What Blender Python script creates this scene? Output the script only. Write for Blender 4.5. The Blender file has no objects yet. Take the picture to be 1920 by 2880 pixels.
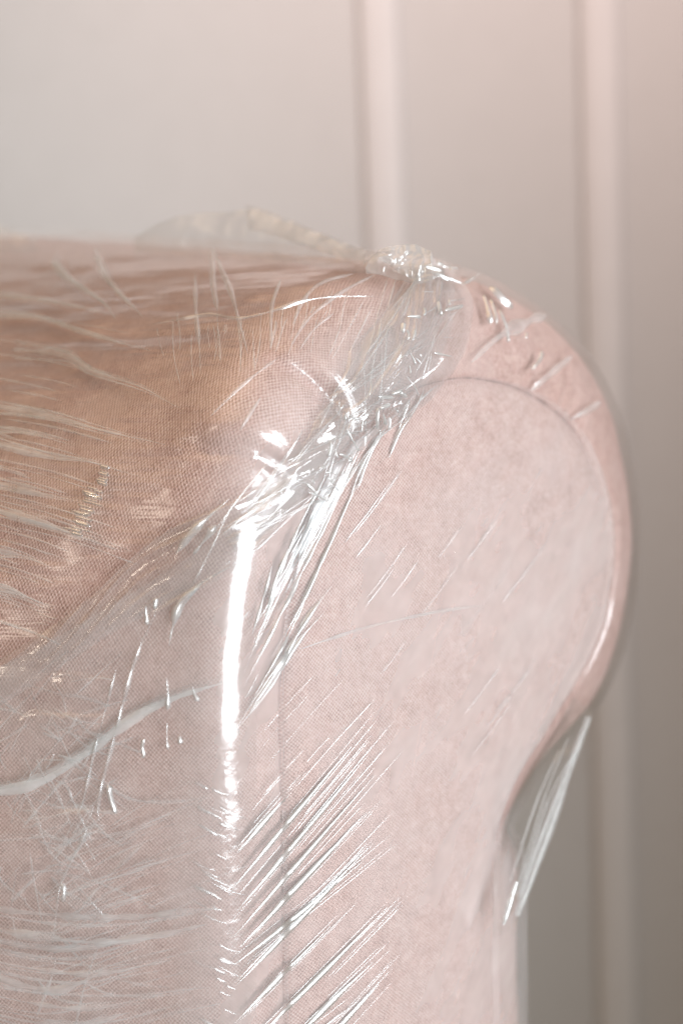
import bpy, bmesh, math, random
import numpy as np
from mathutils import Vector, Matrix, Euler
from mathutils.bvhtree import BVHTree

random.seed(7); rng = np.random.default_rng(7)
R = math.radians
scene = bpy.context.scene
col = scene.collection

# ------------------------------------------------------------------ camera
CAM_LOC = Vector((0.0, 0.0, 0.95))
CAM_ROT = Euler((R(84.0), 0, 0)).to_matrix() @ Matrix.Rotation(R(-2.2), 3, 'Z')
cam_d = bpy.data.cameras.new('camera'); cam = bpy.data.objects.new('camera', cam_d); col.objects.link(cam)
cam.matrix_world = Matrix.Translation(CAM_LOC) @ CAM_ROT.to_4x4()
cam_d.sensor_fit = 'VERTICAL'; cam_d.sensor_height = 36; cam_d.sensor_width = 24; cam_d.lens = 50
cam_d.clip_start = 0.01; cam_d.clip_end = 50
cam_d.dof.use_dof = True; cam_d.dof.focus_distance = 0.815; cam_d.dof.aperture_fstop = 2.7
cam_d.dof.aperture_blades = 0
scene.camera = cam

# ------------------------------------------------------------------ world + lamps
world = bpy.data.worlds.new('World'); scene.world = world; world.use_nodes = True
bg = world.node_tree.nodes['Background']
bg.inputs[0].default_value = (1.0, 0.80, 0.57, 1); bg.inputs[1].default_value = 0.22

def area(name, loc, target, sx, sy, power, color, spread=180):
    d = bpy.data.lights.new(name, 'AREA'); d.shape = 'RECTANGLE'; d.size = sx; d.size_y = sy
    d.energy = power; d.color = color; d.spread = R(spread)
    o = bpy.data.objects.new(name, d); col.objects.link(o); o.location = loc
    o.rotation_euler = (Vector(target) - Vector(loc)).to_track_quat('-Z', 'Y').to_euler()
    return o
SUBJ = Vector((0.0, 0.82, 0.86))
def around(az, el, dist):     # az degrees to the right of the direction from chair to camera
    return SUBJ + dist * Vector((math.sin(R(az)) * math.cos(R(el)), -math.cos(R(az)) * math.cos(R(el)), math.sin(R(el))))
area('window_light', around(34, 1, 2.6), SUBJ, 1.0, 2.4, 9.1, (0.87, 0.955, 1.0), 35)
area('side_window_light', around(56, 15, 2.4), SUBJ, 0.45, 1.2, 2.0, (0.88, 0.95, 1.0), 40)
area('wall_top_fill', (0.75, 1.1, 2.6), (0.7, 1.95, 1.5), 2.4, 0.4, 14.0, (1.0, 0.77, 0.74), 62)  # unseen fill added overhead to brighten the upper wall
area('warm_fill_light', around(-75, 68, 2.0), SUBJ, 3.0, 2.6, 8.0, (1.0, 0.66, 0.38), 80)  # big unseen warm fill, added to lift the dark inner arm
area('glint_light', around(-58, 25, 2.0), SUBJ, 0.06, 0.45, 0.14, (1.0, 0.85, 0.70), 60)  # small warm lamp out of view, added for glints on the film

scene.view_settings.view_transform = 'Standard'; scene.view_settings.look = 'None'
scene.view_settings.exposure = 0.0; scene.view_settings.gamma = 1.0
scene.cycles.max_bounces = 5; scene.cycles.diffuse_bounces = 3; scene.cycles.glossy_bounces = 2; scene.cycles.transparent_max_bounces = 20
scene.cycles.use_adaptive_sampling = True; scene.cycles.adaptive_threshold = 0.025
scene.cycles.caustics_reflective = False; scene.cycles.caustics_refractive = False
scene.cycles.use_denoising = True
scene.cycles.sample_clamp_indirect = 6

# ------------------------------------------------------------------ helpers
FPX = 50 / 36 * 2880
def ray(px, py):
    return (CAM_ROT @ Vector(((px - 960) / FPX, (1440 - py) / FPX, -1.0)))
def at_depth(px, py, depth):      # a point at a distance along the view axis
    return CAM_LOC + ray(px, py) * depth
def on_plane(px, py, p0, n):
    d = ray(px, py); return CAM_LOC + d * ((p0 - CAM_LOC).dot(n) / d.dot(n))

def tag(o, label=None, cat=None, group=None, kind=None):
    if label: o['label'] = label
    if cat: o['category'] = cat
    if group: o['group'] = group
    if kind: o['kind'] = kind
    return o
def empty(name, loc):
    o = bpy.data.objects.new(name, None); col.objects.link(o); o.location = loc; o.empty_display_size = .05
    return o
def link_mesh(name, me, mat, parent=None, smooth=True):
    o = bpy.data.objects.new(name, me); col.objects.link(o)
    if mat: me.materials.append(mat)
    if smooth: me.polygons.foreach_set('use_smooth', [True] * len(me.polygons))
    if parent:
        o.parent = parent; o.matrix_parent_inverse = Matrix.Translation(-parent.location)
    return o
def grid_mesh(name, P, uv=None, attrs=None, flip=False):
    """P: (ni, nj, 3) array"""
    ni, nj = P.shape[:2]
    idx = np.arange(ni * nj).reshape(ni, nj)
    q = np.stack([idx[:-1, :-1], idx[1:, :-1], idx[1:, 1:], idx[:-1, 1:]], -1).reshape(-1, 4)
    if flip: q = q[:, ::-1]
    me = bpy.data.meshes.new(name)
    me.vertices.add(ni * nj); me.vertices.foreach_set('co', P.reshape(-1).astype(np.float32))
    n = len(q)
    me.loops.add(n * 4); me.loops.foreach_set('vertex_index', q.reshape(-1).astype(np.int32))
    me.polygons.add(n)
    me.polygons.foreach_set('loop_start', np.arange(0, n * 4, 4, dtype=np.int32))
    if uv is not None:
        l = me.uv_layers.new(name='UVMap')
        l.data.foreach_set('uv', uv.reshape(-1, 2)[q.reshape(-1)].reshape(-1).astype(np.float32))
    for k, v in (attrs or {}).items():
        a = me.attributes.new(k, 'FLOAT', 'POINT'); a.data.foreach_set('value', v.reshape(-1).astype(np.float32))
    me.update(); me.validate()
    return me
def smoothstep(a, b, x):
    t = np.clip((x - a) / (b - a), 0, 1); return t * t * (3 - 2 * t)
def catmull(pts, n):
    p = np.array(pts, float); p = np.vstack([2 * p[0] - p[1], p, 2 * p[-1] - p[-2]])
    out = []
    for i in range(1, len(p) - 2):
        for t in np.linspace(0, 1, 40, endpoint=False):
            a, b, c, d = p[i - 1], p[i], p[i + 1], p[i + 2]
            out.append(.5 * (2 * b + (c - a) * t + (2 * a - 5 * b + 4 * c - d) * t * t + (3 * b - a - 3 * c + d) * t ** 3))
    out.append(p[-2]); out = np.array(out)
    L = np.r_[0, np.cumsum(np.linalg.norm(np.diff(out, axis=0), axis=1))]
    s = np.linspace(0, L[-1], n)
    return np.stack([np.interp(s, L, out[:, k]) for k in range(out.shape[1])], 1)
def blur1(a, k):                       # moving average along the first axis, ends kept
    w = np.hanning(2 * k + 3)[1:-1]; w /= w.sum()
    pad = np.concatenate([np.repeat(a[:1], k, 0), a, np.repeat(a[-1:], k, 0)])
    return np.stack([np.convolve(pad[:, j], w, 'valid') for j in range(a.shape[1])], 1)

# value noise in numpy
_tab = rng.random(4096).astype(np.float32)
def vnoise(p):
    p = np.asarray(p, np.float32); i = np.floor(p).astype(np.int64); f = p - i; f = f * f * (3 - 2 * f)
    def h(a, b, c): return _tab[(a * 73856093 ^ b * 19349663 ^ c * 83492791) & 4095]
    x, y, z = i[..., 0], i[..., 1], i[..., 2]; fx, fy, fz = f[..., 0], f[..., 1], f[..., 2]
    def lx(yy, zz): return h(x, yy, zz) * (1 - fx) + h(x + 1, yy, zz) * fx
    a = lx(y, z) * (1 - fy) + lx(y + 1, z) * fy
    b = lx(y, z + 1) * (1 - fy) + lx(y + 1, z + 1) * fy
    return (a * (1 - fz) + b * fz) * 2 - 1
def fbm(p, o=3):
    v = 0; a = 1
    for k in range(o): v = v + a * vnoise(p * (2 ** k) + 17.3 * k); a *= .5
    return v
def ridged(p, o=3):
    v = 0; a = 1
    for k in range(o): v = v + a * (1 - np.abs(vnoise(p * (2.03 ** k) + 9.1 * k))) ** 3; a *= .55
    return v

# ------------------------------------------------------------------ materials
class NT:
    def __init__(self, name):
        self.m = bpy.data.materials.new(name); self.m.use_nodes = True
        self.t = self.m.node_tree; self.t.nodes.clear()
        self.out = self.t.nodes.new('ShaderNodeOutputMaterial')
    def n(self, typ, ins=None, **kw):
        nd = self.t.nodes.new(typ)
        for k, v in kw.items(): setattr(nd, k, v)
        for k, v in (ins or {}).items():
            if hasattr(v, 'is_output') or isinstance(v, bpy.types.NodeSocket): self.t.links.new(v, nd.inputs[k])
            else: nd.inputs[k].default_value = v
        return nd
    def math(self, op, a, b=0.0, clamp=False):
        nd = self.n('ShaderNodeMath', {0: a, 1: b}, operation=op, use_clamp=clamp); return nd.outputs[0]
    def ramp(self, f, stops):
        nd = self.n('ShaderNodeValToRGB', {0: f}); e = nd.color_ramp.elements
        while len(e) < len(stops): e.new(.5)
        for k, (p, c) in enumerate(stops): e[k].position = p; e[k].color = (*c, 1)
        return nd.outputs[0]
    def surf(self, s): self.t.links.new(s, self.out.inputs[0])

def fabric_material():
    m = NT('pink_woven_fabric')
    uv = m.n('ShaderNodeUVMap').outputs[0]
    tc = m.n('ShaderNodeTexCoord').outputs['Object']
    wob = m.n('ShaderNodeTexNoise', {'Vector': tc, 'Scale': 55.0, 'Detail': 4.0, 'Roughness': .65}).outputs['Color']
    wv = m.n('ShaderNodeVectorMath', {0: wob, 1: (.5, .5, .5)}, operation='SUBTRACT').outputs[0]
    wv = m.n('ShaderNodeVectorMath', {0: wv, 'Scale': .0034}, operation='SCALE').outputs[0]
    uvw = m.n('ShaderNodeVectorMath', {0: uv, 1: wv}, operation='ADD').outputs[0]
    sp = m.n('ShaderNodeSeparateXYZ', {0: uvw})
    per = 0.0024
    su = m.math('SINE', m.math('MULTIPLY', sp.outputs[0], 2 * math.pi / per))
    sv = m.math('SINE', m.math('MULTIPLY', sp.outputs[1], 2 * math.pi / per))
    thick = m.n('ShaderNodeTexNoise', {'Vector': tc, 'Scale': 75.0, 'Detail': 3.0}).outputs['Fac']
    weave = m.math('MULTIPLY', m.math('MULTIPLY', su, sv), m.math('ADD', .1, m.math('MULTIPLY', thick, 1.8)))     # over/under threads of uneven thickness
    cu = m.math('ABSOLUTE', m.math('SINE', m.math('MULTIPLY', sp.outputs[0], math.pi / per)))
    pit = m.math('SUBTRACT', 1.0, m.math('MULTIPLY', m.math('ABSOLUTE', su), m.math('ABSOLUTE', sv)))
    fine = m.n('ShaderNodeTexNoise', {'Vector': tc, 'Scale': 900.0, 'Detail': 2.0}).outputs['Fac']
    slub = m.n('ShaderNodeTexNoise', {'Vector': tc, 'Scale': 380.0, 'Detail': 3.0, 'Roughness': .7}).outputs['Fac']
    blot = m.n('ShaderNodeTexNoise', {'Vector': tc, 'Scale': 26.0, 'Detail': 5.0, 'Roughness': .62}).outputs['Fac']
    h = m.math('ADD', m.math('MULTIPLY', weave, .48), m.math('MULTIPLY', fine, .5))
    h = m.math('ADD', h, m.math('MULTIPLY', slub, 1.25))
    mid = m.n('ShaderNodeTexNoise', {'Vector': tc, 'Scale': 110.0, 'Detail': 3.0, 'Roughness': .6}).outputs['Fac']
    f = m.math('ADD', m.math('MULTIPLY', h, .44), m.math('SUBTRACT', m.math('MULTIPLY', mid, .36), .13))
    c = m.ramp(f, [(0.0, (.14, .068, .052)), (.36, (.55, .340, .302)), (.78, (.80, .62, .57))])
    c = m.n('ShaderNodeMix', {0: m.math('MULTIPLY', m.math('SUBTRACT', blot, .44), 2.0, True), 6: c, 7: (.64, .46, .43, 1)}, data_type='RGBA').outputs[2]
    bump = m.n('ShaderNodeBump', {'Height': h, 'Strength': .55, 'Distance': .0007}).outputs[0]
    b = m.n('ShaderNodeBsdfPrincipled', {'Base Color': c, 'Roughness': .85, 'Normal': bump, 'Sheen Weight': .12, 'Sheen Roughness': .45,
                                          'Sheen Tint': (1, .86, .82, 1), 'Specular IOR Level': .12})
    m.surf(b.outputs[0]); return m.m
def plain_material(name, c, rough=.6, noise=.03, scale=30):
    m = NT(name); tc = m.n('ShaderNodeTexCoord').outputs['Object']
    nz = m.n('ShaderNodeTexNoise', {'Vector': tc, 'Scale': scale, 'Detail': 4.0}).outputs['Fac']
    v = m.math('ADD', 1 - noise, m.math('MULTIPLY', nz, 2 * noise))
    cc = m.n('ShaderNodeVectorMath', {0: c, 'Scale': v}, operation='SCALE').outputs[0]
    bump = m.n('ShaderNodeBump', {'Height': nz, 'Strength': .05, 'Distance': .002}).outputs[0]
    b = m.n('ShaderNodeBsdfPrincipled', {'Base Color': cc, 'Roughness': rough, 'Normal': bump, 'Specular IOR Level': .3})
    m.surf(b.outputs[0]); return m.m
FABRIC = fabric_material()
WALLP = plain_material('greige_wall_paint', (.405, .408, .400), .55)
BATP = plain_material('greige_batten_paint', (.49, .49, .485), .45)
THREAD = plain_material('seam_thread', (.13, .09, .085), .8)

# ------------------------------------------------------------------ the wall
WALL_Y = 1.95
wp0 = Vector((0, WALL_Y, 0)); wn = Vector((0, -1, 0))
wall_me = grid_mesh('wall', np.array([[(-2.2, WALL_Y, -.2), (-2.2, WALL_Y, 3.0)], [(2.6, WALL_Y, -.2), (2.6, WALL_Y, 3.0)]], float), flip=False)
wall = link_mesh('wall', wall_me, WALLP); tag(wall, 'pale greige panelled wall behind the wrapped armchair', 'wall', kind='structure')
def batten_mesh(w, d):
    prof = []
    for a in np.linspace(0, math.pi, 15):
        cx, sx = math.cos(a), math.sin(a)
        prof.append((-.5 * w * np.sign(cx) * abs(cx) ** .75, -d * abs(sx) ** .75))
    P = np.array([[(x, y, z) for z in (-.2, 3.0)] for x, y in prof])
    return grid_mesh('batten', P, flip=True)
bm_me = None
for px, py in ((1073, 340), (1702, 1200)):
    p = on_plane(px, py, wp0, wn)
    if bm_me is None:
        bm_me = batten_mesh(.056, .016); o = link_mesh('batten', bm_me, BATP, wall)
    else:
        o = o.copy(); col.objects.link(o)
    o.location = (p.x, WALL_Y + .001, 0)

# ------------------------------------------------------------------ armchair: frame of the arm front
YAW = R(40)
EU = Vector((math.cos(YAW), math.sin(YAW), 0)); EN = Vector((math.sin(YAW), -math.cos(YAW), 0)); EZ = Vector((0, 0, 1))
PO = at_depth(790, 2000, .80)
def to_uw(px, py):
    q = on_plane(px, py, PO, EN) - PO; return (q.dot(EU), q.z)
seam_px = [(812, 3500), (806, 3200), (802, 2880), (798, 2600), (794, 2300), (788, 2000), (795, 1800), (816, 1640), (845, 1506), (900, 1371), (975, 1258),
           (1065, 1170), (1150, 1105), (1240, 1072), (1335, 1064), (1469, 1096), (1592, 1180), (1665, 1298), (1703, 1445), (1708, 1592),
           (1672, 1775), (1592, 1930), (1506, 2070), (1430, 2200), (1385, 2320), (1368, 2450), (1366, 2608), (1367, 2880), (1370, 3200), (1373, 3500)]
seam_uw = [to_uw(*p) for p in seam_px]
def y_to_w(py): return to_uw(800, py)[1]
W_HEAD = to_uw(1250, 1560)

def outline(n):
    o = catmull(seam_uw, n)
    d = np.gradient(o, axis=0); d = blur1(d, max(2, n // 45)); d /= np.linalg.norm(d, axis=1)[:, None]
    N = np.stack([-d[:, 1], d[:, 0]], 1)        # left of travel = outward (travels up the left edge, over, down the right)
    return o, N
def phi_field(o, N, l, film=False):
    """tangent angle (deg) of the border section: 0 outward in the panel plane, 90 straight back"""
    g = 0 if film else 1
    lm = l * 1000
    def prof(k): return np.interp(lm, [a for a, _ in k], [b for _, b in k])
    hs = [y_to_w(y) for y in (2900, 2300, 1900, 1500, 1200, 900)]
    w = o[:, 1][:, None]
    near = np.interp(w, hs, [42, 42, 47, 56, 62, 66])
    far = np.interp(w, hs, [47, 49, 58, 73, 80, 82])
    pl = prof([(0, -34 * g + 3), (2.5, -12 * g + 3), (7, 1), (30, 5), (34, 7), (1000, 7)])[None, :]
    tail = near + (far - near) * smoothstep(50, 170, lm)[None, :]
    pl = pl + (tail - pl) * smoothstep(22, 58, lm)[None, :]
    pt = prof([(0, -30 * g + 5), (3, -5 * g + 5), (8, 4), (34, 20), (64, 48), (98, 80), (200, 83), (1000, 83)])[None, :]
    pr = prof([(0, 40), (3, 18), (8, 12), (52, 30), (74, 62), (100, 88), (1000, 90)])[None, :]
    neck = smoothstep(y_to_w(2060), y_to_w(2260), w) * (1 - smoothstep(y_to_w(2540), y_to_w(2700), w))
    pr = pr + (np.maximum(pr, 33) - pr) * neck
    nu, nw = N[:, 0][:, None], N[:, 1][:, None]
    wt = smoothstep(.25, .85, nw)
    wr = smoothstep(-.1, .35, nu) * (1 - wt)
    wl = 1 - wt - wr
    ph = pl * wl + pt * wt + pr * wr
    k = max(2, len(o) // 60)
    return blur1(ph, k)
def skin(n, l, film=False, r_steps=40):
    """whole skin: panel (r 0..1) then border (l). returns P (n, nr+nl, 3), uv, and column of the seam"""
    o, N = outline(n)
    ph = np.radians(phi_field(o, N, l, film))
    dl = np.diff(l)[None, :]
    a = np.concatenate([np.zeros((n, 1)), np.cumsum(np.cos(.5 * (ph[:, 1:] + ph[:, :-1])) * dl, 1)], 1)
    b = np.concatenate([np.zeros((n, 1)), np.cumsum(np.sin(.5 * (ph[:, 1:] + ph[:, :-1])) * dl, 1)], 1)
    sa = np.r_[0, np.cumsum(np.linalg.norm(np.diff(o, axis=0), axis=1))]
    U = o[:, :1] + N[:, :1] * a; W = o[:, 1:] + N[:, 1:] * a; B = -b
    B = B + .0028 * np.exp(-l / .022)[None, :] if film else B - .0022 * np.exp(-l / .0015)[None, :]
    uvb = np.stack([np.broadcast_to(l[None, :], U.shape), np.broadcast_to(sa[:, None], U.shape)], -1)
    r = np.linspace(0, 1, r_steps) ** .75
    mid = np.interp(o[:, 1], [y_to_w(2600), y_to_w(1560)], [to_uw(1080, 2600)[0], W_HEAD[0]])
    C = np.stack([mid, np.minimum(o[:, 1], W_HEAD[1])], 1)
    UP = C[:, :1] + (o[:, :1] - C[:, :1]) * r; WP = C[:, 1:] + (o[:, 1:] - C[:, 1:]) * r
    dist = (1 - r)[None, :] * np.linalg.norm(o - C, axis=1)[:, None]
    BP = .0068 - .0040 * np.exp(-dist / .03) if film else .0065 * (1 - np.exp(-dist / .012)) - .0028 * np.exp(-dist / .0016)
    uvp = np.stack([UP, WP], -1)
    def world(u, w, bb): return (np.array(PO) + u[..., None] * np.array(EU) + w[..., None] * np.array(EZ) + bb[..., None] * np.array(EN))
    return world(UP, WP, BP), uvp, world(U, W, B), uvb, o, N, l
def normals(P, flip=False):
    di = np.gradient(P, axis=0); dj = np.gradient(P, axis=1); n = np.cross(di, dj)
    n /= np.linalg.norm(n, axis=-1)[..., None] + 1e-12
    return -n if flip else n

chair = empty('armchair', (PO.x, PO.y, 0.0))
tag(chair, 'pink woven armchair with rolled scroll arm under clear film', 'armchair')
def steps(*segs): return np.unique(np.round(np.concatenate([np.linspace(a, b, n) for a, b, n in segs]), 6))
lcol = steps((0, .008, 11), (.008, .08, 37), (.08, .2, 25), (.2, .62, 22))
Pp, uvp, Pb, uvb, o_s, N_s, _ = skin(1000, lcol)
nb = normals(Pb)
# make normals point to the camera side / outward
if np.mean(nb[240:380, 10] @ np.array(EN)) < 0: nb = -nb; FLIPB = True
else: FLIPB = False
def crease(P, nrm, pts, width, depth, asym=0.0):
    """a pucker pressed into the cloth along a path of pixels-on-surface given as 3D points"""
    pts = catmull(pts, 60)
    d = np.full(P.shape[:2], 9.0); 
    mn = pts.min(0) - .03; mx = pts.max(0) + .03
    sel = np.all((P > mn) & (P < mx), -1)
    Q = P[sel]; D = np.linalg.norm(Q[:, None, :] - pts[None], axis=-1)
    k = D.argmin(1); dm = D.min(1); tp = k / 59.0
    fade = np.sin(np.pi * np.clip(tp * .94 + .03, 0, 1)) ** .7
    side = np.sign(Q[:, 2] - pts[k][:, 2])
    h = -depth * np.exp(-(dm / width) ** 2) + depth * .55 * np.exp(-((dm - width * 2.2 * (side > 0)) / (width * 1.6)) ** 2) * (side > 0)
    P[sel] += nrm[sel] * (h * fade)[:, None]

def bulge(P, nrm, c, rad, h):
    d = np.linalg.norm(P - np.array(c), axis=-1); P += nrm * (h * np.exp(-(d / rad) ** 2))[..., None]
def bvh_of(Ps):
    V = []; F = []; off = 0
    for P in Ps:
        ni, nj = P.shape[:2]; V += [tuple(p) for p in P.reshape(-1, 3)]
        idx = np.arange(ni * nj).reshape(ni, nj) + off
        F += np.stack([idx[:-1, :-1], idx[1:, :-1], idx[1:, 1:], idx[:-1, 1:]], -1).reshape(-1, 4).tolist(); off += ni * nj
    return BVHTree.FromPolygons(V, F)
BODY = bvh_of([Pp, Pb])
def hit(px, py, tree=None):
    d = ray(px, py).normalized(); p, n, i, t = (tree or BODY).ray_cast(CAM_LOC, d)
    return (np.array(p), np.array(n if n.dot(d) < 0 else -n)) if p is not None else (None, None)
def path3(pts, tree=None):
    return [h for h in (hit(x, y, tree)[0] for x, y in pts) if h is not None]
# puckers in the cloth where the padding turns the corner
PUCK = [(path3([(560, 1268), (620, 1276), (680, 1274), (740, 1296), (790, 1330)]), .0042, .0046), (path3([(770, 1040), (840, 1058), (900, 1100), (940, 1160), (955, 1215)]), .0042, .0042)]
PAD = [(hit(700, 1170)[0], .030, .0085), (hit(560, 1420)[0], .034, .004)]
for _c, _r, _h in PAD: bulge(Pb, nb, _c, _r, _h)
for _p, _w, _d in PUCK: crease(Pb, nb, _p, _w * 1.2, _d * 1.2)
crease(Pb, nb, path3([(690, 1530), (740, 1560), (800, 1562)]), .0015, .0012)
# soft unevenness of the padding
Pb += nb * (fbm(Pb * 22.0, 2) * .0009 - .0006)[..., None] * smoothstep(0, .02, lcol)[None, :, None]
sarc = np.r_[0, np.cumsum(np.linalg.norm(np.diff(o_s, axis=0), axis=1))]
gat = np.sin(2 * np.pi * sarc / .0125 + 2.2 * vnoise(np.stack([sarc * 60, sarc * 0, sarc * 0], -1))) * (.5 + .5 * vnoise(np.stack([sarc * 35 + 7, sarc * 0, sarc * 0], -1)))
Pb += nb * (.0012 * gat[:, None] * np.exp(-((lcol - .013) / .013) ** 2)[None, :] * smoothstep(-.35, .3, N_s[:, 0])[:, None])[..., None]
front_panel = link_mesh('front_panel', grid_mesh('front_panel', Pp, uvp, flip=FLIPB), FABRIC, chair)
arm = link_mesh('arm_upholstery', grid_mesh('arm_upholstery', Pb, uvb, flip=FLIPB), FABRIC, chair)
# closing panel at the hidden back end of the arm, following its last section
def tube_mesh(name, pts, rad, k=6):
    pts = np.array(pts, float); t = np.gradient(pts, axis=0); t /= np.linalg.norm(t, axis=1)[:, None] + 1e-9
    up = np.array([.3, -.8, .5]); a = np.cross(t, up); a /= np.linalg.norm(a, axis=1)[:, None] + 1e-9; b = np.cross(t, a)
    an = np.linspace(0, 2 * np.pi, k + 1)
    rad = np.broadcast_to(rad, len(pts))
    P = pts[:, None] + (a[:, None] * np.cos(an)[None, :, None] + b[:, None] * np.sin(an)[None, :, None]) * rad[:, None, None]
    return grid_mesh(name, P)
so, sN = outline(900)
seam_pts = np.array(PO) + so[:, :1] * np.array(EU) + so[:, 1:] * np.array(EZ) - .0032 * np.array(EN)
link_mesh('seam', tube_mesh('seam', seam_pts, .0011), THREAD, chair)

# ------------------------------------------------------------------ stretch film
def film_material(name, veil, gloss, rough, tint=(.93, .94, .95), bump=True, bstr=1.0, crump=0.0, patch=.5, cap=.42):
    m = NT(name)
    tc = m.n('ShaderNodeTexCoord').outputs['Object']
    nrm = None
    if bump:
        pf = m.n('ShaderNodeAttribute', attribute_name='pf').outputs['Vector']
        def at(n): return m.n('ShaderNodeAttribute', attribute_name=n).outputs['Fac']
        mp = m.n('ShaderNodeMapping', {'Vector': pf, 'Rotation': (0, 0, R(-49))}).outputs[0]
        d1 = m.n('ShaderNodeMapping', {'Vector': mp, 'Scale': (9, 330, 40)}).outputs[0]
        n1 = m.n('ShaderNodeTexNoise', {'Vector': d1, 'Scale': 1.0, 'Detail': 1.0, 'Roughness': .6}).outputs['Fac']
        d2 = m.n('ShaderNodeMapping', {'Vector': pf, 'Scale': (22, 420, 22), 'Rotation': (0, 0, R(6))}).outputs[0]
        n2 = m.n('ShaderNodeTexNoise', {'Vector': d2, 'Scale': 1.0, 'Detail': 1.0, 'Roughness': .6}).outputs['Fac']
        n3 = m.n('ShaderNodeTexNoise', {'Vector': pf, 'Scale': 210.0, 'Detail': 1.0, 'Roughness': .5}).outputs['Fac']
        n4 = m.n('ShaderNodeTexNoise', {'Vector': pf, 'Scale': 45.0, 'Detail': 0.0}).outputs['Fac']
        h = m.math('MULTIPLY', n1, at('m_diag'))
        h = m.math('ADD', h, m.math('MULTIPLY', n2, at('m_left')))
        h = m.math('ADD', h, m.math('MULTIPLY', n3, m.math('ADD', at('m_crump'), crump)))
        h = m.math('ADD', h, m.math('MULTIPLY', n4, .3))
        nrm = m.n('ShaderNodeBump', {'Height': h, 'Strength': 1.0, 'Distance': .0011 * bstr}).outputs[0]
    if bump:
        pv = m.n('ShaderNodeMapping', {'Vector': mp, 'Scale': (16, 42, 30)}).outputs[0]
        pt = m.n('ShaderNodeTexNoise', {'Vector': pv, 'Scale': 1.0, 'Detail': 2.0, 'Roughness': .6}).outputs['Fac']
    else:
        pt = m.n('ShaderNodeTexNoise', {'Vector': tc, 'Scale': 90.0, 'Detail': 4.0, 'Roughness': .6}).outputs['Fac']
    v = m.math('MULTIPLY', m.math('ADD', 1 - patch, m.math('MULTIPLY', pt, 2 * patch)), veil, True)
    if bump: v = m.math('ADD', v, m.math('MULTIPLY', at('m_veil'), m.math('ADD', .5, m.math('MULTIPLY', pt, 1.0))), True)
    geo = m.n('ShaderNodeNewGeometry')
    ndi = m.n('ShaderNodeVectorMath', {0: nrm if nrm is not None else geo.outputs['Normal'], 1: geo.outputs['Incoming']}, operation='DOT_PRODUCT').outputs['Value']
    fc = m.math('SUBTRACT', 1.0, m.math('ABSOLUTE', ndi), True)      # same reflectance from both sides of the thin film
    fr = m.math('ADD', .04, m.math('MULTIPLY', m.math('POWER', fc, 5.0), .7))
    g = m.math('MINIMUM', m.math('MULTIPLY', fr, gloss), cap)
    gi = {'Color': (1, 1, 1, 1), 'Roughness': rough}
    if nrm is not None: gi['Normal'] = nrm
    gl = m.n('ShaderNodeBsdfAnisotropic', gi)
    df = m.n('ShaderNodeBsdfDiffuse', {'Color': (*tint, 1)}); tl = m.n('ShaderNodeBsdfTranslucent', {'Color': (*tint, 1)})
    vm = m.n('ShaderNodeMixShader', {0: .42, 1: df.outputs[0], 2: tl.outputs[0]})
    tr = m.n('ShaderNodeBsdfTransparent', {'Color': (.985, .985, .985, 1)})
    a = m.n('ShaderNodeMixShader', {0: v, 1: tr.outputs[0], 2: vm.outputs[0]})
    b = m.n('ShaderNodeMixShader', {0: g, 1: a.outputs[0], 2: gl.outputs[0]})
    m.surf(b.outputs[0]); return m.m
FILM = film_material('clear_stretch_film', .025, 2.1, .20)
FILM2 = film_material('clear_stretch_film_overlap', .05, 1.5, .10, crump=.02)
CRUMPLE = film_material('crumpled_film', .14, 2.2, .10, crump=.05, bstr=1.0)
FOLD = film_material('film_fold_glossy', .50, 8.0, .27, bump=False, patch=.9)
SOFT = film_material('film_fold_soft', .26, 1.4, .28, bump=False, patch=.8)
HAIR = film_material('film_crease_fine', .24, 5.0, .27, bump=False, patch=.9)
STRAND = film_material('film_strand', .30, 1.5, .3, bump=False, patch=.8)
STRAND2 = film_material('film_edge_strand', .5, 2.0, .3, bump=False, patch=.6)
STREAK = film_material('film_tension_fold', .40, 14.0, .30, bump=False, patch=.4, cap=.65)
HAIR2 = film_material('film_crease_soft', .28, 2.0, .25, bump=False, patch=.9)
GLINT = film_material('film_glint', .30, 11.0, .10, bump=False, patch=.9)

film = empty('stretch_film', (PO.x, PO.y, 0.0))
tag(film, 'clear glossy plastic stretch film wrapped tightly over the pink armchair', 'plastic film')

def to_pf(P):
    q = P - np.array(PO); return np.stack([q @ np.array(EU), q[..., 2], q @ np.array(EN)], -1)
def film_object(name, P, mat, parent, masks=None, flip=None):
    nd = normals(P)
    c = np.array(CAM_LOC) - P
    fl = np.mean(np.sum(nd * c, -1)) < 0 if flip is None else flip
    at = {k: (masks or {}).get(k, np.zeros(P.shape[:2])) for k in ('m_diag', 'm_left', 'm_crump', 'm_veil')}
    me = grid_mesh(name, P, None, at, flip=fl)
    a = me.attributes.new('pf', 'FLOAT_VECTOR', 'POINT'); a.data.foreach_set('vector', to_pf(P).reshape(-1).astype(np.float32))
    return link_mesh(name, me, mat, parent)

lf = steps((0, .08, 81), (.08, .25, 69), (.25, .58, 33))
Fp, _, Fb, _, fo, fN, _ = skin(1150, lf, film=True, r_steps=70)
FS = np.concatenate([Fp, Fb[:, 1:]], 1)                       # one continuous sheet
fn = normals(FS)
if np.mean(fn[280:420, 40] @ np.array(EN)) < 0: fn = -fn
fn[:, :60] = np.array(EN)
lfull = np.r_[-np.ones(70) * .0, lf[1:]]; isb = np.r_[np.zeros(70), np.ones(len(lf) - 1)][None, :]
pf = to_pf(FS)
u_, w_ = pf[..., 0], pf[..., 1]
nu, nw = fN[:, 0][:, None], fN[:, 1][:, None]
left = smoothstep(.0, .5, -nu) * isb
right = smoothstep(-.1, .4, nu) * isb
yw = y_to_w
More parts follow.
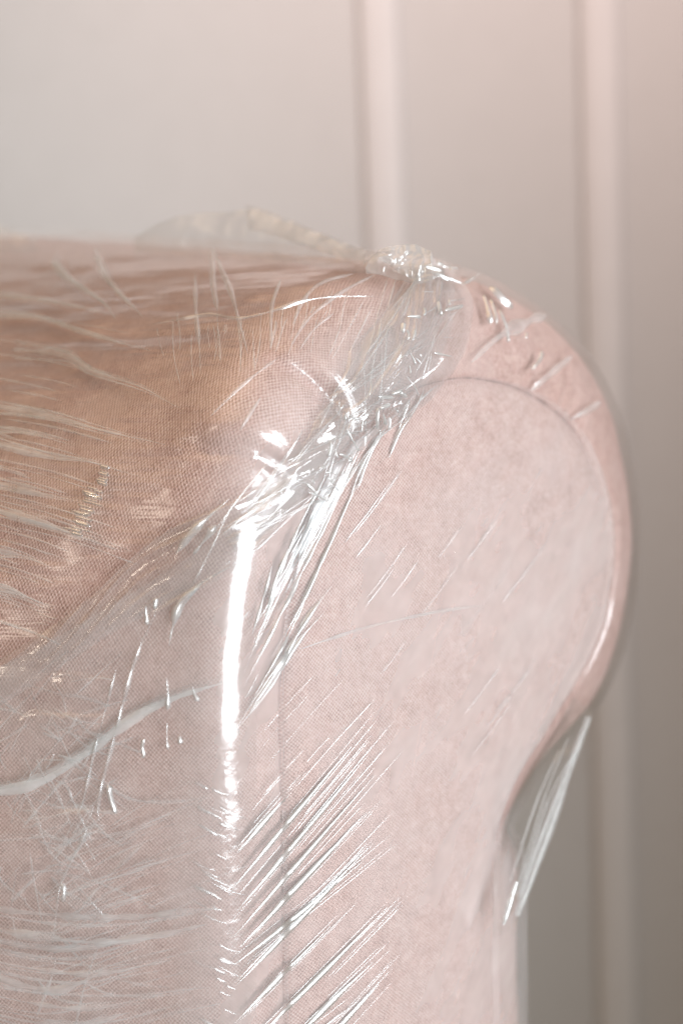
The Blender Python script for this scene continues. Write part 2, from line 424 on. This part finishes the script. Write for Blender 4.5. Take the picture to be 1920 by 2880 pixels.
# taut film stands off the cloth: more over the hollow of the neck and round the outside
off = .0018 + .0036 * isb * smoothstep(0, .006, lfull)[None, :] + .0010 * (1 - left) * isb * smoothstep(.004, .03, lfull)[None, :] + .002 * left * smoothstep(.05, .15, lfull)[None, :]
ca, sa = math.cos(R(52)), math.sin(R(52))
al, ac = ca * u_ + sa * w_, -sa * u_ + ca * w_
diag_noise = fbm(np.stack([al * 7, ac * 45, np.zeros_like(al)], -1), 1)
panelmask = 1 - isb
wr = .0007 * diag_noise * np.maximum(panelmask, .3)
wr = wr + .0003 * fbm(FS * 60, 1)
hl = fbm(np.stack([u_ * 12 + pf[..., 2] * 12, w_ * 95, np.zeros_like(u_)], -1), 3)
lmask = left * smoothstep(.055, .10, lfull)[None, :]
wr = wr + .0016 * hl * lmask
wr = wr + .0003 * fbm(np.stack([u_ * 20, w_ * 55 + u_ * 30, pf[..., 2] * 20], -1), 1) * right
for _c, _r, _h in PAD: bulge(FS, fn, _c, _r, _h)
for _p, _w, _d in PUCK: crease(FS, fn, _p, _w * 1.3, _d * 1.1)
FS = FS + fn * (off + np.maximum(wr, -off * .5))[..., None]
edge = left * np.exp(-((lfull - .037) / .016) ** 2)[None, :]
m_diag = np.clip(.10 * panelmask + .07 * edge, 0, 1)
m_left = np.clip(lmask * .26 + .08 * left, 0, 1)
m_crump = np.clip(edge * (.05 + .38 * smoothstep(yw(2000), yw(2150), w_) * (1 - .6 * smoothstep(yw(2400), yw(2520), w_))) + .04 * right, 0, 1)
m_veil = np.clip(panelmask * (.10 + .14 * smoothstep(yw(1120), yw(1750), w_) * (.75 + .25 * smoothstep(.0, .08, u_)) + .06 * smoothstep(.08, .2, u_)) + isb * (left * (.26 * (1 - smoothstep(.036, .075, lfull))[None, :]) + right * .0 + (1 - left - right) * .05), 0, 1)  # window haze painted into the film as white veil on its lit parts
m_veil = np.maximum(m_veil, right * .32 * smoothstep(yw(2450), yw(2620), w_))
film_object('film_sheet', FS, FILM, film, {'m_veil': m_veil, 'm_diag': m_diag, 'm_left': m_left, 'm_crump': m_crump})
FT = bvh_of([FS])

def fhit(px, py, fallback=.9):
    p, n = hit(px, py, FT)
    if p is None: p = np.array(at_depth(px, py, fallback)); n = np.array([0, -1., .2])
    return p, n
def px_path(pts, n):
    c = catmull(pts, n); H = [fhit(x, y) for x, y in c]
    P = np.array([h[0] for h in H]); N = np.array([h[1] for h in H])
    k = max(1, n // 20)
    return blur1(P, k), blur1(N, k)
PXM = .0002
def ridge(pts, width, height=.6, n=None, lift=.0006, ends=(.15, .15), wob=.25, prof=5):
    """arched ridge of folded film along a path; width in photo pixels"""
    L = sum(math.hypot(b[0] - a[0], b[1] - a[1]) for a, b in zip(pts, pts[1:]))
    n = n or int(np.clip(L / 9, 8, 70))
    P, N = px_path(pts, n)
    t = np.gradient(P, axis=0); t /= np.linalg.norm(t, axis=1)[:, None] + 1e-9
    N /= np.linalg.norm(N, axis=1)[:, None]
    side = np.cross(t, N); side /= np.linalg.norm(side, axis=1)[:, None] + 1e-9
    x = np.linspace(0, 1, n)
    tap = smoothstep(0, max(ends[0], 1e-3), x) * smoothstep(0, max(ends[1], 1e-3), 1 - x) * .93 + .07
    ph = rng.random() * 50
    wv = 1 + wob * vnoise(np.stack([x * L / 45 + ph, np.zeros(n), np.zeros(n)], -1)) * 1.6
    w = width * PXM * .5 * tap * np.clip(wv, .25, 2)
    an = np.linspace(-1, 1, prof)
    jit = vnoise(np.stack([x * L / 120 + ph + 9, np.zeros(n), np.zeros(n)], -1)) * width * PXM * .35 * wob
    return (P + side * jit[:, None])[:, None] + side[:, None] * (w[:, None] * an[None])[..., None] + N[:, None] * (lift + (w * height * 2)[:, None] * (1 - an[None] ** 2))[..., None]
def on_film(pts):                       # keep the part of a path that lies on the film
    c = catmull(pts, 40); ok = [hit(x, y, FT)[0] is not None for x, y in c]
    if all(ok): return pts
    run = []; best = []
    for q, k in zip(c, ok):
        run = run + [tuple(q)] if k else []
        if len(run) > len(best): best = run
    return best[1:-1:3] if len(best) > 12 else None
def fold(pts, width, mat=None, height=.5, name='film_fold', **kw):
    pts = on_film(pts)
    if not pts or len(pts) < 2: return None
    return link_mesh(name, grid_mesh(name, ridge(pts, width, height, **kw), flip=False), mat or FOLD, film)
hair_bins = {}
def hair(pts, width, key='fine_creases', **kw):
    pts = on_film(pts)
    if not pts or len(pts) < 2: return
    hair_bins.setdefault(key, []).append(ridge(pts, width, kw.pop('height', .45), prof=3, **kw))
def flush_hairs():
    for key, lst in hair_bins.items():
        V = []; F = []; off = 0
        for P in lst:
            ni, nj = P.shape[:2]; idx = np.arange(ni * nj).reshape(ni, nj) + off
            V.append(P.reshape(-1, 3)); F.append(np.stack([idx[:-1, :-1], idx[1:, :-1], idx[1:, 1:], idx[:-1, 1:]], -1).reshape(-1, 4)); off += ni * nj
        me = bpy.data.meshes.new('fine_creases'); me.from_pydata(np.concatenate(V).tolist(), [], np.concatenate(F).tolist()); me.update()
        o = link_mesh(key, me, HAIR if key == 'fine_creases' else HAIR2, film); o['kind'] = 'stuff'
U = random.uniform

# A: bright diagonal streaks across the front edge and panel
ZA = [[(330, 1090), (520, 870), (700, 670)], [(290, 1345), (480, 1145), (690, 880), (880, 660), (1150, 320)], [(320, 1510), (520, 1290), (760, 1000), (1000, 690), (1270, 380)],
      [(300, 1690), (520, 1450), (760, 1190), (1040, 860), (1320, 520)], [(350, 1760), (560, 1570), (830, 1300), (1080, 1000), (1260, 790)], [(300, 1890), (480, 1720), (720, 1560), (900, 1450), (1230, 1140)],
      [(310, 2040), (520, 1840), (720, 1620), (1000, 1330), (1300, 1010)], [(310, 2300), (460, 2150), (640, 1950), (820, 1790), (1000, 1600)], [(420, 2450), (640, 2240), (860, 2030), (1120, 1760), (1410, 1460)],
      [(700, 2440), (900, 2240), (1100, 2060), (1300, 1860)], [(960, 2430), (1160, 2220), (1340, 2020)], [(480, 2680), (800, 2380), (1100, 2200)]]
for L_ in ZA:
    L_ = [(535 + .3948 * x, 1970 + .3948 * y) for x, y in L_]
    A_, B_ = L_[0], L_[-1]; L_ = [A_, ((A_[0] + B_[0]) / 2 + U(-3, 3), (A_[1] + B_[1]) / 2 + U(-3, 3)), B_]
    fold(L_, U(16, 24), STREAK, ends=(.4, .55), wob=.12, height=.30)
    for q in range(4):
        dx, dy = U(-34, 34), U(-16, 16); a_ = random.choice([0, 1])
        pp = [(x + dx, y + dy + U(-1.5, 1.5)) for x, y in L_][a_:]
        e_ = U(0, 90); hair([pp[0], (pp[-1][0] + e_, pp[-1][1] - e_ * (pp[0][1] - pp[-1][1]) / (pp[-1][0] - pp[0][0]))], U(2.2, 4.2), wob=.1)
for q in range(9):                      # B: hairlines above them
    x0 = U(690, 860); y0 = U(2060, 2330); L = U(90, 420)
    hair([(x0, y0), (x0 + L * .35, y0 - L * .4), (x0 + L * .7, y0 - L * .78)], U(2, 4))
# C: fan of folds from the gathered band down over the front edge
Cf = [[(1010, 1290), (951, 1400), (821, 1664), (725, 1852), (683, 1936)], [(1020, 1330), (985, 1400), (897, 1591), (821, 1763), (698, 1989)],
      [(960, 1300), (897, 1415), (844, 1526), (786, 1645), (737, 1756), (683, 1897)], [(767, 1580), (741, 1675), (706, 1790)],
      [(932, 1645), (859, 1744), (786, 1871), (690, 2020)], [(910, 1720), (840, 1800), (760, 1930), (650, 2070)],
      [(1000, 1360), (920, 1540), (850, 1690), (760, 1850)], [(880, 1400), (820, 1520), (770, 1640), (735, 1790)],
      [(940, 1290), (860, 1440), (800, 1570), (760, 1700), (725, 1800)], [(715, 1545), (690, 1580), (672, 1625)],
      [(700, 1715), (680, 1740), (655, 1772)], [(730, 1880), (700, 1940), (680, 1975)], [(860, 1740), (800, 1840), (700, 1990), (640, 2090)]]
for q, p in enumerate(Cf): fold(p, U(7, 13), wob=.5, ends=(.3, .3))
for q in range(40):
    t = U(0, 1); x0 = 880 + 150 * t + U(-15, 15); y0 = 1440 - 200 * t + U(-30, 30); L = U(.3, 1)
    hair([(x0, y0), (x0 - 110 * L, y0 + 215 * L), (x0 - 220 * L, y0 + 430 * L + U(-30, 30))], U(2.5, 6))
# seam-side folds at the upper left of the panel
for p in ([(1230, 1080), (1185, 1120), (1132, 1178), (1047, 1252), (960, 1380), (915, 1460)], [(1190, 1095), (1165, 1150), (1120, 1215), (1090, 1290)],
          [(1150, 1120), (1125, 1190), (1118, 1210)], [(1090, 1190), (1040, 1270), (1000, 1380)], [(1060, 1230), (1020, 1300), (985, 1390)]):
    fold(p, U(6, 10), wob=.5)
fold([(1130, 1150), (1060, 1205), (985, 1275), (920, 1370), (870, 1480), (835, 1590)], 30, SOFT, height=.15)

# E: long folds pulled to the left
Ef = [([(-60, 885), (0, 890), (110, 897), (245, 940), (428, 988)], 26), ([(-60, 1140), (0, 1148), (153, 1172), (306, 1215), (471, 1255)], 26),
      ([(37, 982), (184, 1000), (257, 1044), (398, 1092), (508, 1148)], 22), ([(-60, 1245), (0, 1252), (153, 1288), (257, 1301), (355, 1331)], 24),
      ([(-60, 820), (0, 830), (153, 848), (343, 890)], 26), ([(150, 735), (200, 790), (290, 850), (330, 900)], 22), ([(270, 720), (306, 793), (404, 894)], 20),
      ([(-60, 1425), (0, 1437), (122, 1473), (245, 1516), (330, 1544)], 24), ([(-60, 1350), (0, 1364), (153, 1398), (245, 1417)], 20),
      ([(-60, 1200), (60, 1212), (180, 1240)], 18), ([(-60, 1640), (20, 1655), (80, 1682), (147, 1712)], 16), ([(-60, 1540), (60, 1560), (150, 1600)], 14)]
for p, w in Ef:
    fold(p, w * 1.0, SOFT, height=.12, wob=.35, ends=(.02, .8))
    for q in range(7):
        o0, o1 = U(-30, 30), U(-7, 7); m_ = len(p) - 1; cut = random.choice([0, 0, 1])
        hair([(x + U(-6, 6), y + o0 + (o1 - o0) * (k / m_) ** .7) for k, (x, y) in enumerate(p)][:len(p) - cut], U(3, 7), 'side_creases', height=.22, ends=(.02, .5))
for q in range(46):
    y = U(880, 1750); L = U(80, 380); x = U(-60, 60) if y < 1500 else U(-60, 20); s = .16 + (y - 900) / 900 * .22
    if y > 1500: L *= .6
    hair([(x, y), (x + L * .5, y + L * .5 * s * .8), (x + L, y + L * s)], U(2.5, 7), 'side_creases', height=.25)
for q in range(22):                     # column of short glints
    t = q / 21; x = 300 - 85 * t + U(-14, 14); y = 1318 + 185 * t + U(-4, 4); L = U(26, 62)
    fold([(x - L * .5, y - L * .12), (x, y), (x + L * .5, y + L * .14)], U(6, 12), GLINT, height=.5, n=10)
for q in range(7):
    x = 125 + U(-20, 20); y = 1700 + q * 9; hair([(x - 18, y - 4), (x + 18, y + 6)], 3)

# F: sheet edge under the arm top with hanging creases
edge_line = [(420, 915), (514, 900), (600, 888), (673, 900), (784, 872), (857, 848), (955, 836), (1080, 838)]
fold(edge_line, 9, HAIR, wob=.8)
ce = catmull(edge_line, 60)
for q in range(30):
    x, y = ce[int(U(2, 58))]; L = U(40, 190); s = (x - 640) / 420 * -.45 + U(-.12, .12)
    hair([(x, y + U(-30, 40)), (x + s * L * .4 + U(-8, 8), y + L * .5), (x + s * L, y + L)], U(2.5, 6), 'side_creases', height=.25)
for p, w in (([(597, 695), (600, 805), (612, 878)], 14), ([(600, 707), (649, 817), (673, 903), (698, 1001)], 14), ([(551, 762), (554, 890), (563, 988)], 12),
             ([(790, 786), (765, 866), (762, 988)], 10), ([(1060, 770), (960, 823), (875, 890), (826, 958), (808, 1007)], 11), ([(1000, 770), (900, 800), (850, 850), (820, 920)], 11),
             ([(783, 1007), (673, 1092), (588, 1178)], 10), ([(734, 1117), (700, 1170), (673, 1215)], 10), ([(940, 880), (880, 930), (840, 990)], 8)):
    fold(p, w, SOFT, wob=.3, height=.35)

# G: lower left
fold([(-60, 2238), (0, 2226), (122, 2195), (263, 2104), (392, 2012), (526, 1951), (640, 1915)], 26, STRAND2, height=.10, wob=.2, ends=(.02, .3))
for q in range(9):
    o0 = U(-24, 24); hair([(x + U(-5, 5), y + o0) for x, y in ((-60, 2238), (0, 2226), (122, 2195), (263, 2104), (392, 2012), (526, 1951), (630, 1918))], U(3, 7), 'side_creases', height=.2, ends=(.02, .3))
Gf = [([(453, 1694), (392, 1828), (361, 1920), (330, 2043), (294, 2183), (275, 2280), (285, 2320)], 12, HAIR), ([(330, 1880), (306, 1960), (269, 2104), (233, 2257), (208, 2310)], 9, HAIR),
      ([(251, 2318), (208, 2410), (171, 2490), (153, 2640)], 10, HAIR), ([(410, 2367), (318, 2453), (245, 2532), (202, 2594)], 8, HAIR),
      ([(570, 1640), (510, 1700), (490, 1760), (478, 1820)], 17, FOLD), ([(650, 1590), (570, 1640), (520, 1690)], 11, FOLD),
      ([(471, 1902), (476, 1950), (474, 2000)], 14, FOLD), ([(472, 2030), (470, 2070), (473, 2112)], 12, FOLD), ([(412, 2075), (400, 2095), (408, 2130), (396, 2125)], 9, FOLD),
      ([(542, 1926), (546, 1950), (560, 1974)], 10, FOLD), ([(303, 2204), (310, 2240), (328, 2292)], 12, FOLD), ([(168, 2486), (180, 2495), (176, 2540)], 12, FOLD),
      ([(411, 1700), (413, 1730), (416, 1760)], 10, FOLD), ([(440, 1680), (436, 1715)], 10, FOLD), ([(505, 2068), (508, 2092)], 12, FOLD),
      ([(540, 1560), (575, 1520), (610, 1475)], 14, FOLD), ([(490, 1562), (540, 1495), (600, 1440), (650, 1400)], 16, FOLD)]
for p, w, mt in Gf: fold(p, w, mt, wob=.5)
for q in range(30):                     # arcs at the bottom left
    y = 2560 + q * 16 + U(-8, 8); L = U(260, 620); b = U(20, 50)
    f = hair if q % 3 else (lambda p, w, *a, **k: fold(p, w * 1.9, SOFT, wob=.4, height=.25))
    f([(-60, y - 14), (L * .25, y + b * .6), (L * .6, y + b * .75), (L, y - b * .4)], U(3, 9), 'side_creases', height=.25) if q % 3 else f([(-60, y - 14), (L * .25, y + b * .6), (L * .6, y + b * .75), (L, y - b * .4)], U(6, 11))
for q in range(60):                     # faint lines rising to the right
    x = U(60, 420); y = U(2330, 2880); L = U(90, 330); s = U(.3, .55) if y < 2650 else U(.15, .4)
    hair([(x, y), (x + L * .5, y - L * .5 * s * 1.15), (x + L, y - L * s)], U(2, 4.5), 'side_creases', height=.25)
for q in range(110):                    # criss-cross near the left border
    x = U(-40, 230); y = U(1900, 2560); a = U(-1.2, 1.2); L = U(50, 190); c = U(-14, 14)
    hair([(x, y), (x + L * .5 * math.cos(a) + c, y + L * .5 * math.sin(a) - c), (x + L * math.cos(a), y + L * math.sin(a))], U(2.5, 7), 'side_creases', height=.3)
for q in range(16):                     # long slack creases wandering over the lower inner side
    x = U(-40, 300); y = U(2000, 2750); a = random.choice([U(-.9, -.3), U(1.1, 1.9), U(.1, .5)]); L = U(160, 380); c = U(-40, 40)
    hair([(x, y), (x + L * .33 * math.cos(a) - c * .6, y + L * .33 * math.sin(a) + c), (x + L * .7 * math.cos(a) - c * .4, y + L * .7 * math.sin(a) + c * .8), (x + L * math.cos(a), y + L * math.sin(a))], U(4, 9), 'side_creases', height=.25, wob=.5)
for q in range(34):                     # short strokes left of the lit edge
    x = U(535, 640); y = U(2160, 2900); L = U(30, 90)
    hair([(x, y), (x + L * .5, y + L * .28), (x + L, y + L * U(.35, .6))], U(3, 7))
# H: panel
fold([(835, 1828), (930, 1795), (1043, 1761), (1208, 1724), (1373, 1700)], 8, SOFT, height=.2)
for q in range(16):
    x = U(950, 1430); y = U(1500, 2200); L = U(120, 300)
    hair([(x, y), (x + L * .3, y - L * .38), (x + L * .58, y - L * .78)], U(3, 8), 'side_creases', height=.2)
# I: glints on the roll
for p, w in (([(1355, 828), (1368, 870), (1376, 915)], 15), ([(1376, 840), (1390, 885), (1394, 915)], 10), ([(1371, 806), (1405, 842), (1440, 872)], 20), ([(1400, 870), (1418, 915), (1430, 960)], 10),
             ([(1422, 930), (1428, 965)], 14), ([(1478, 935), (1476, 955)], 10), ([(1520, 985), (1516, 1010), (1490, 1040)], 13)):
    fold(p, w, FOLD, wob=.4)
for p, w in (([(1316, 1032), (1380, 970), (1451, 915), (1543, 885), (1604, 909)], 40), ([(1600, 1182), (1650, 1155), (1690, 1130)], 14), ([(1490, 1100), (1560, 1040), (1610, 1000)], 18)):
    fold(p, w, SOFT, wob=.4, height=.2)

# D: the gathered, crumpled band over the corner
def facet_object(name, P, mat, cell=(3, 3), jit=.0016, flip=None):     # sharply creased sheet
    Q = P[::cell[0], ::cell[1]].copy(); ni, nj = Q.shape[:2]
    Q += (rng.random(Q.shape) - .5) * 2 * jit * np.array([1, 1, 1])
    idx = np.arange(ni * nj).reshape(ni, nj); F = []
    for i in range(ni - 1):
        for j in range(nj - 1):
            a, b, c, d = idx[i, j], idx[i + 1, j], idx[i + 1, j + 1], idx[i, j + 1]
            F += [(a, b, c), (a, c, d)] if rng.random() < .5 else [(a, b, d), (b, c, d)]
    me = bpy.data.meshes.new(name); me.from_pydata(Q.reshape(-1, 3).tolist(), [], [tuple(map(int, f)) for f in F]); me.update()
    for k in ('m_diag', 'm_left', 'm_crump', 'm_veil'):
        me.attributes.new(k, 'FLOAT', 'POINT')
    a = me.attributes.new('pf', 'FLOAT_VECTOR', 'POINT'); a.data.foreach_set('vector', to_pf(Q).reshape(-1).astype(np.float32))
    o = link_mesh(name, me, mat, film, smooth=False)
    return o
def band(center, widths, mat, seed, arch=.006, amp=.0030, n=170, m=80, freq=58, lift=.001, facet=False):
    c = catmull(center, n); t = np.gradient(c, axis=0); t /= np.linalg.norm(t, axis=1)[:, None]
    s = np.stack([-t[:, 1], t[:, 0]], 1)
    wl = np.interp(np.linspace(0, 1, n), np.linspace(0, 1, len(widths)), [a for a, b in widths]); wr_ = np.interp(np.linspace(0, 1, n), np.linspace(0, 1, len(widths)), [b for a, b in widths])
    v = np.linspace(-1, 1, m)
    P = np.zeros((n, m, 3)); N = np.zeros((n, m, 3))
    wig = 1 + .13 * vnoise(np.stack([np.linspace(0, 9, n) + seed, np.zeros(n), np.zeros(n)], -1))
    for i in range(n):
        for j in range(m):
            w = (wl[i] if v[j] < 0 else wr_[i]) * wig[i]
            q = c[i] + s[i] * w * v[j]; P[i, j], N[i, j] = fhit(q[0], q[1], .87)
    for _ in range(2):
        P = np.stack([blur1(P[..., k], 3) for k in range(3)], -1); P = np.stack([blur1(P[..., k].T, 2).T for k in range(3)], -1)
    N = np.stack([blur1(N[..., k], 5) for k in range(3)], -1); N /= np.linalg.norm(N, axis=-1)[..., None]
    L = np.cumsum(np.r_[0, np.linalg.norm(np.diff(c, axis=0), axis=1)]) * PXM
    A = v[None] * (wl + wr_)[:, None] * .5 * PXM
    q = np.stack([np.broadcast_to(L[:, None], A.shape) * freq * .5 + seed, A * freq * 1.3, np.full(A.shape, seed * 1.7)], -1)
    wan = fbm(np.stack([q[..., 0] * .30, q[..., 1] * .18, q[..., 2]], -1), 2)
    pl = ridged(np.stack([q[..., 1] * 1.1 + 1.6 * wan, q[..., 0] * .13, q[..., 2] + 3], -1), 2) - .8      # pleats running along the gather
    brk = ridged(np.stack([q[..., 0] * .55 + q[..., 1] * .5, q[..., 1] * .55 - q[..., 0] * .35, q[..., 2] + 8], -1), 1) - .5   # broken across by sharp little folds
    h = lift + arch * (1 - v[None] ** 2) * (.8 + .3 * wan) + amp * pl + amp * .7 * brk * (1 - v[None] ** 4)
    P = P + N * np.maximum(h, .0003)[..., None]
    if facet:
        return facet_object('film_band', P, mat)
    return film_object('film_band', P, mat, film, {'m_crump': np.full(P.shape[:2], .12)})
main = [(1235, 745), (1195, 830), (1155, 930), (1095, 1040), (1020, 1140), (935, 1240), (850, 1335), (745, 1450), (640, 1530), (480, 1625), (250, 1765), (0, 1915), (-80, 1965)]
band(main, [(50, 30), (95, 60), (100, 95), (100, 80), (62, 60), (48, 70), (60, 90), (70, 110), (60, 100), (50, 80), (60, 60), (70, 60), (70, 60)], CRUMPLE, 3.0)
band(main[:9], [(20, 60), (70, 90), (85, 120), (60, 120), (40, 90), (30, 60), (40, 50), (50, 50), (40, 40)], CRUMPLE, 11.0, arch=.008, amp=.0034, freq=80)
band([(1230, 760), (1262, 800), (1285, 880), (1262, 980), (1190, 1085), (1100, 1170)], [(30, 20), (50, 30), (45, 40), (45, 40), (40, 30), (20, 20)], CRUMPLE, 23.0, arch=.004, n=80, m=30)
for q in range(60):                     # sharp little folds inside the band
    i = U(0, 6.5); a, b = main[int(i)], main[int(i) + 1]; f = i - int(i)
    x = a[0] + (b[0] - a[0]) * f + U(-45, 75); y = a[1] + (b[1] - a[1]) * f + U(-40, 40); an = random.choice([U(-.6, .5), U(.8, 1.9)]); L = U(14, 62)
    p = [(x, y), (x + L * .5 * math.cos(an) + U(-5, 5), y + L * .5 * math.sin(an)), (x + L * math.cos(an), y + L * math.sin(an))]
    fold(p, U(4, 9), FOLD, lift=.007, wob=.6, n=12, name='film_wrinkle')
for q in range(46):                     # drawn threads along the band
    i = U(0, 7.5); a, b = main[int(i)], main[min(int(i) + 2, 11)]; o1, o2 = U(-110, 110), U(-90, 90)
    hair([(a[0] + o1, a[1] + o1 * .4), ((a[0] + b[0]) / 2 + (o1 + o2) / 2 + U(-6, 6), (a[1] + b[1]) / 2 + (o1 + o2) * .2), (b[0] + o2, b[1] + o2 * .4)], U(2.5, 6), lift=.004)

# second layer of film low on the inner side, its upper edge drawn diagonally across
n2, m2 = 150, 150
P2 = np.zeros((n2, m2, 3)); N2 = np.zeros_like(P2)
for i, x in enumerate(np.linspace(-90, 720, n2)):
    top = np.interp(x, [-90, 0, 250, 480, 640, 720], [1930, 1880, 1745, 1600, 1500, 1450])
    for j, t in enumerate(np.linspace(0, 1, m2)):
        P2[i, j], N2[i, j] = fhit(x, top + (3000 - top) * t, .8)
P2 = np.stack([blur1(P2[..., k], 3) for k in range(3)], -1)
q2 = to_pf(P2)
fd = (1 - smoothstep(430, 600, np.linspace(-90, 720, n2)))[:, None]
h2 = .0016 + (fd * .85 + .15) * ( .0012 * fbm(np.stack([q2[..., 0] * 35, q2[..., 1] * 35, q2[..., 2] * 35], -1), 3) + .001 * (ridged(np.stack([q2[..., 0] * 30 + q2[..., 1] * 12, q2[..., 1] * 70, q2[..., 2] * 30], -1), 2) - .8))
P2 = P2 + N2 * np.maximum(h2, .0003)[..., None]
fade2 = (1 - smoothstep(500, 690, np.linspace(-90, 720, n2)))[:, None] * np.ones((1, m2))
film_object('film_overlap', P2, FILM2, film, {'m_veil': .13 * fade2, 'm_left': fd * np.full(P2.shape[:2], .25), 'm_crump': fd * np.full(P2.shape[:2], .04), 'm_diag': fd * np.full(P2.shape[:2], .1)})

# loose film standing off the top edge, the tuft at the corner and the taut web at the neck
def sheet(name, top, bot, d0, d1, mat, seed, amp=.006, bow=.015, n=90, m=34, freq=60, m_cr=.5, dd2=0.0, facet=False, cell=(2, 2), veil=.15):
    a, b = catmull(top, n), catmull(bot, n)
    P = np.zeros((n, m, 3))
    for i in range(n):
        dd = d0 + (d1 - d0) * i / (n - 1)
        for j in range(m):
            t = j / (m - 1); q = a[i] + (b[i] - a[i]) * t
            P[i, j] = at_depth(q[0], q[1], dd + dd2 * t - bow * math.sin(math.pi * t * .5 + .3))
    cr = ridged(P * freq + seed, 3) - .8 + .5 * fbm(P * freq * .5 + seed, 2)
    P += np.array([.25, -1, .1]) * (amp * cr)[..., None]; P[..., 2] += amp * .3 * fbm(P * freq * 1.3 + 5, 2)
    if facet: return facet_object(name, P, mat, cell, amp * .45)
    return film_object(name, P, mat, film, {'m_crump': np.full(P.shape[:2], m_cr), 'm_veil': np.full(P.shape[:2], veil)})
sheet('film_tuft', [(1055, 722), (1062, 702), (1090, 694), (1130, 690), (1180, 692), (1215, 712), (1236, 745)], [(1060, 724), (1085, 738), (1120, 762), (1150, 778), (1180, 790), (1210, 790), (1240, 775)], .855, .845, CRUMPLE, 5, amp=.003, bow=.01, freq=60)
sheet('film_tuft', [(1020, 735), (1070, 712), (1120, 735), (1160, 745), (1210, 740)], [(1030, 770), (1080, 775), (1130, 790), (1170, 800), (1220, 790)], .862, .85, CRUMPLE, 8, amp=.003, bow=.008, freq=50)
sheet('loose_film', [(380, 665), (450, 630), (540, 605), (640, 592), (720, 590), (800, 622), (880, 652), (970, 690), (1060, 712)], [(380, 715), (470, 712), (560, 714), (650, 716), (740, 726), (820, 738), (900, 752), (980, 764), (1060, 772)], 1.04, .88, FILM2, 15, amp=.004, freq=22, m_cr=.1, facet=False)
sheet('loose_film', [(690, 575), (760, 590), (830, 625), (930, 668), (1020, 705)], [(700, 640), (770, 660), (840, 690), (930, 720), (1020, 745)], .99, .885, FILM2, 19, amp=.004, freq=22, m_cr=.1, facet=False)
sheet('loose_film', [(-90, 610), (-20, 625), (30, 650), (100, 672)], [(-90, 720), (-20, 722), (40, 724), (110, 716)], 1.2, 1.14, FILM2, 29, amp=.005, freq=20, m_cr=.1, facet=False)
sheet('film_web', [(1610, 1960), (1560, 2060), (1480, 2200), (1410, 2330), (1385, 2480), (1385, 2640)], [(1668, 2000), (1632, 2090), (1585, 2215), (1537, 2350), (1490, 2480), (1448, 2610)], .945, .90, FILM, 33, amp=.0014, bow=.0, freq=26, m_cr=.0, dd2=-.004, facet=False, veil=.03)
def free_fold(pts, d0, d1, width, mat, name='film_fold'):
    c = catmull(pts, 60); P = np.array([at_depth(x, y, d0 + (d1 - d0) * i / 59) for i, (x, y) in enumerate(c)])
    rad = width * PXM * .5 * (.5 + .5 * np.sin(np.linspace(.25, 2.9, 60))) * (1 + .25 * vnoise(np.stack([np.linspace(0, 7, 60), np.zeros(60), np.zeros(60)], -1)))
    return link_mesh(name, tube_mesh(name, P, rad, 10), mat, film)
free_fold([(1654, 2016), (1632, 2075), (1585, 2200), (1537, 2340), (1490, 2470), (1452, 2575)], .97, .93, 34, STRAND)
for dx in (-26, -44, -70):
    free_fold([(1640 + dx, 2070 + U(0, 60)), (1560 + dx * .8, 2250 + U(0, 30)), (1462 + dx * .4, 2500 + U(-40, 40))], .958, .925, U(5, 8), HAIR2)
free_fold([(1640, 2050), (1612, 2120), (1560, 2250), (1500, 2400), (1462, 2520)], .965, .93, 13, STRAND)
free_fold([(1452, 2480), (1435, 2530), (1415, 2600)], .895, .89, 18, FOLD)
flush_hairs()
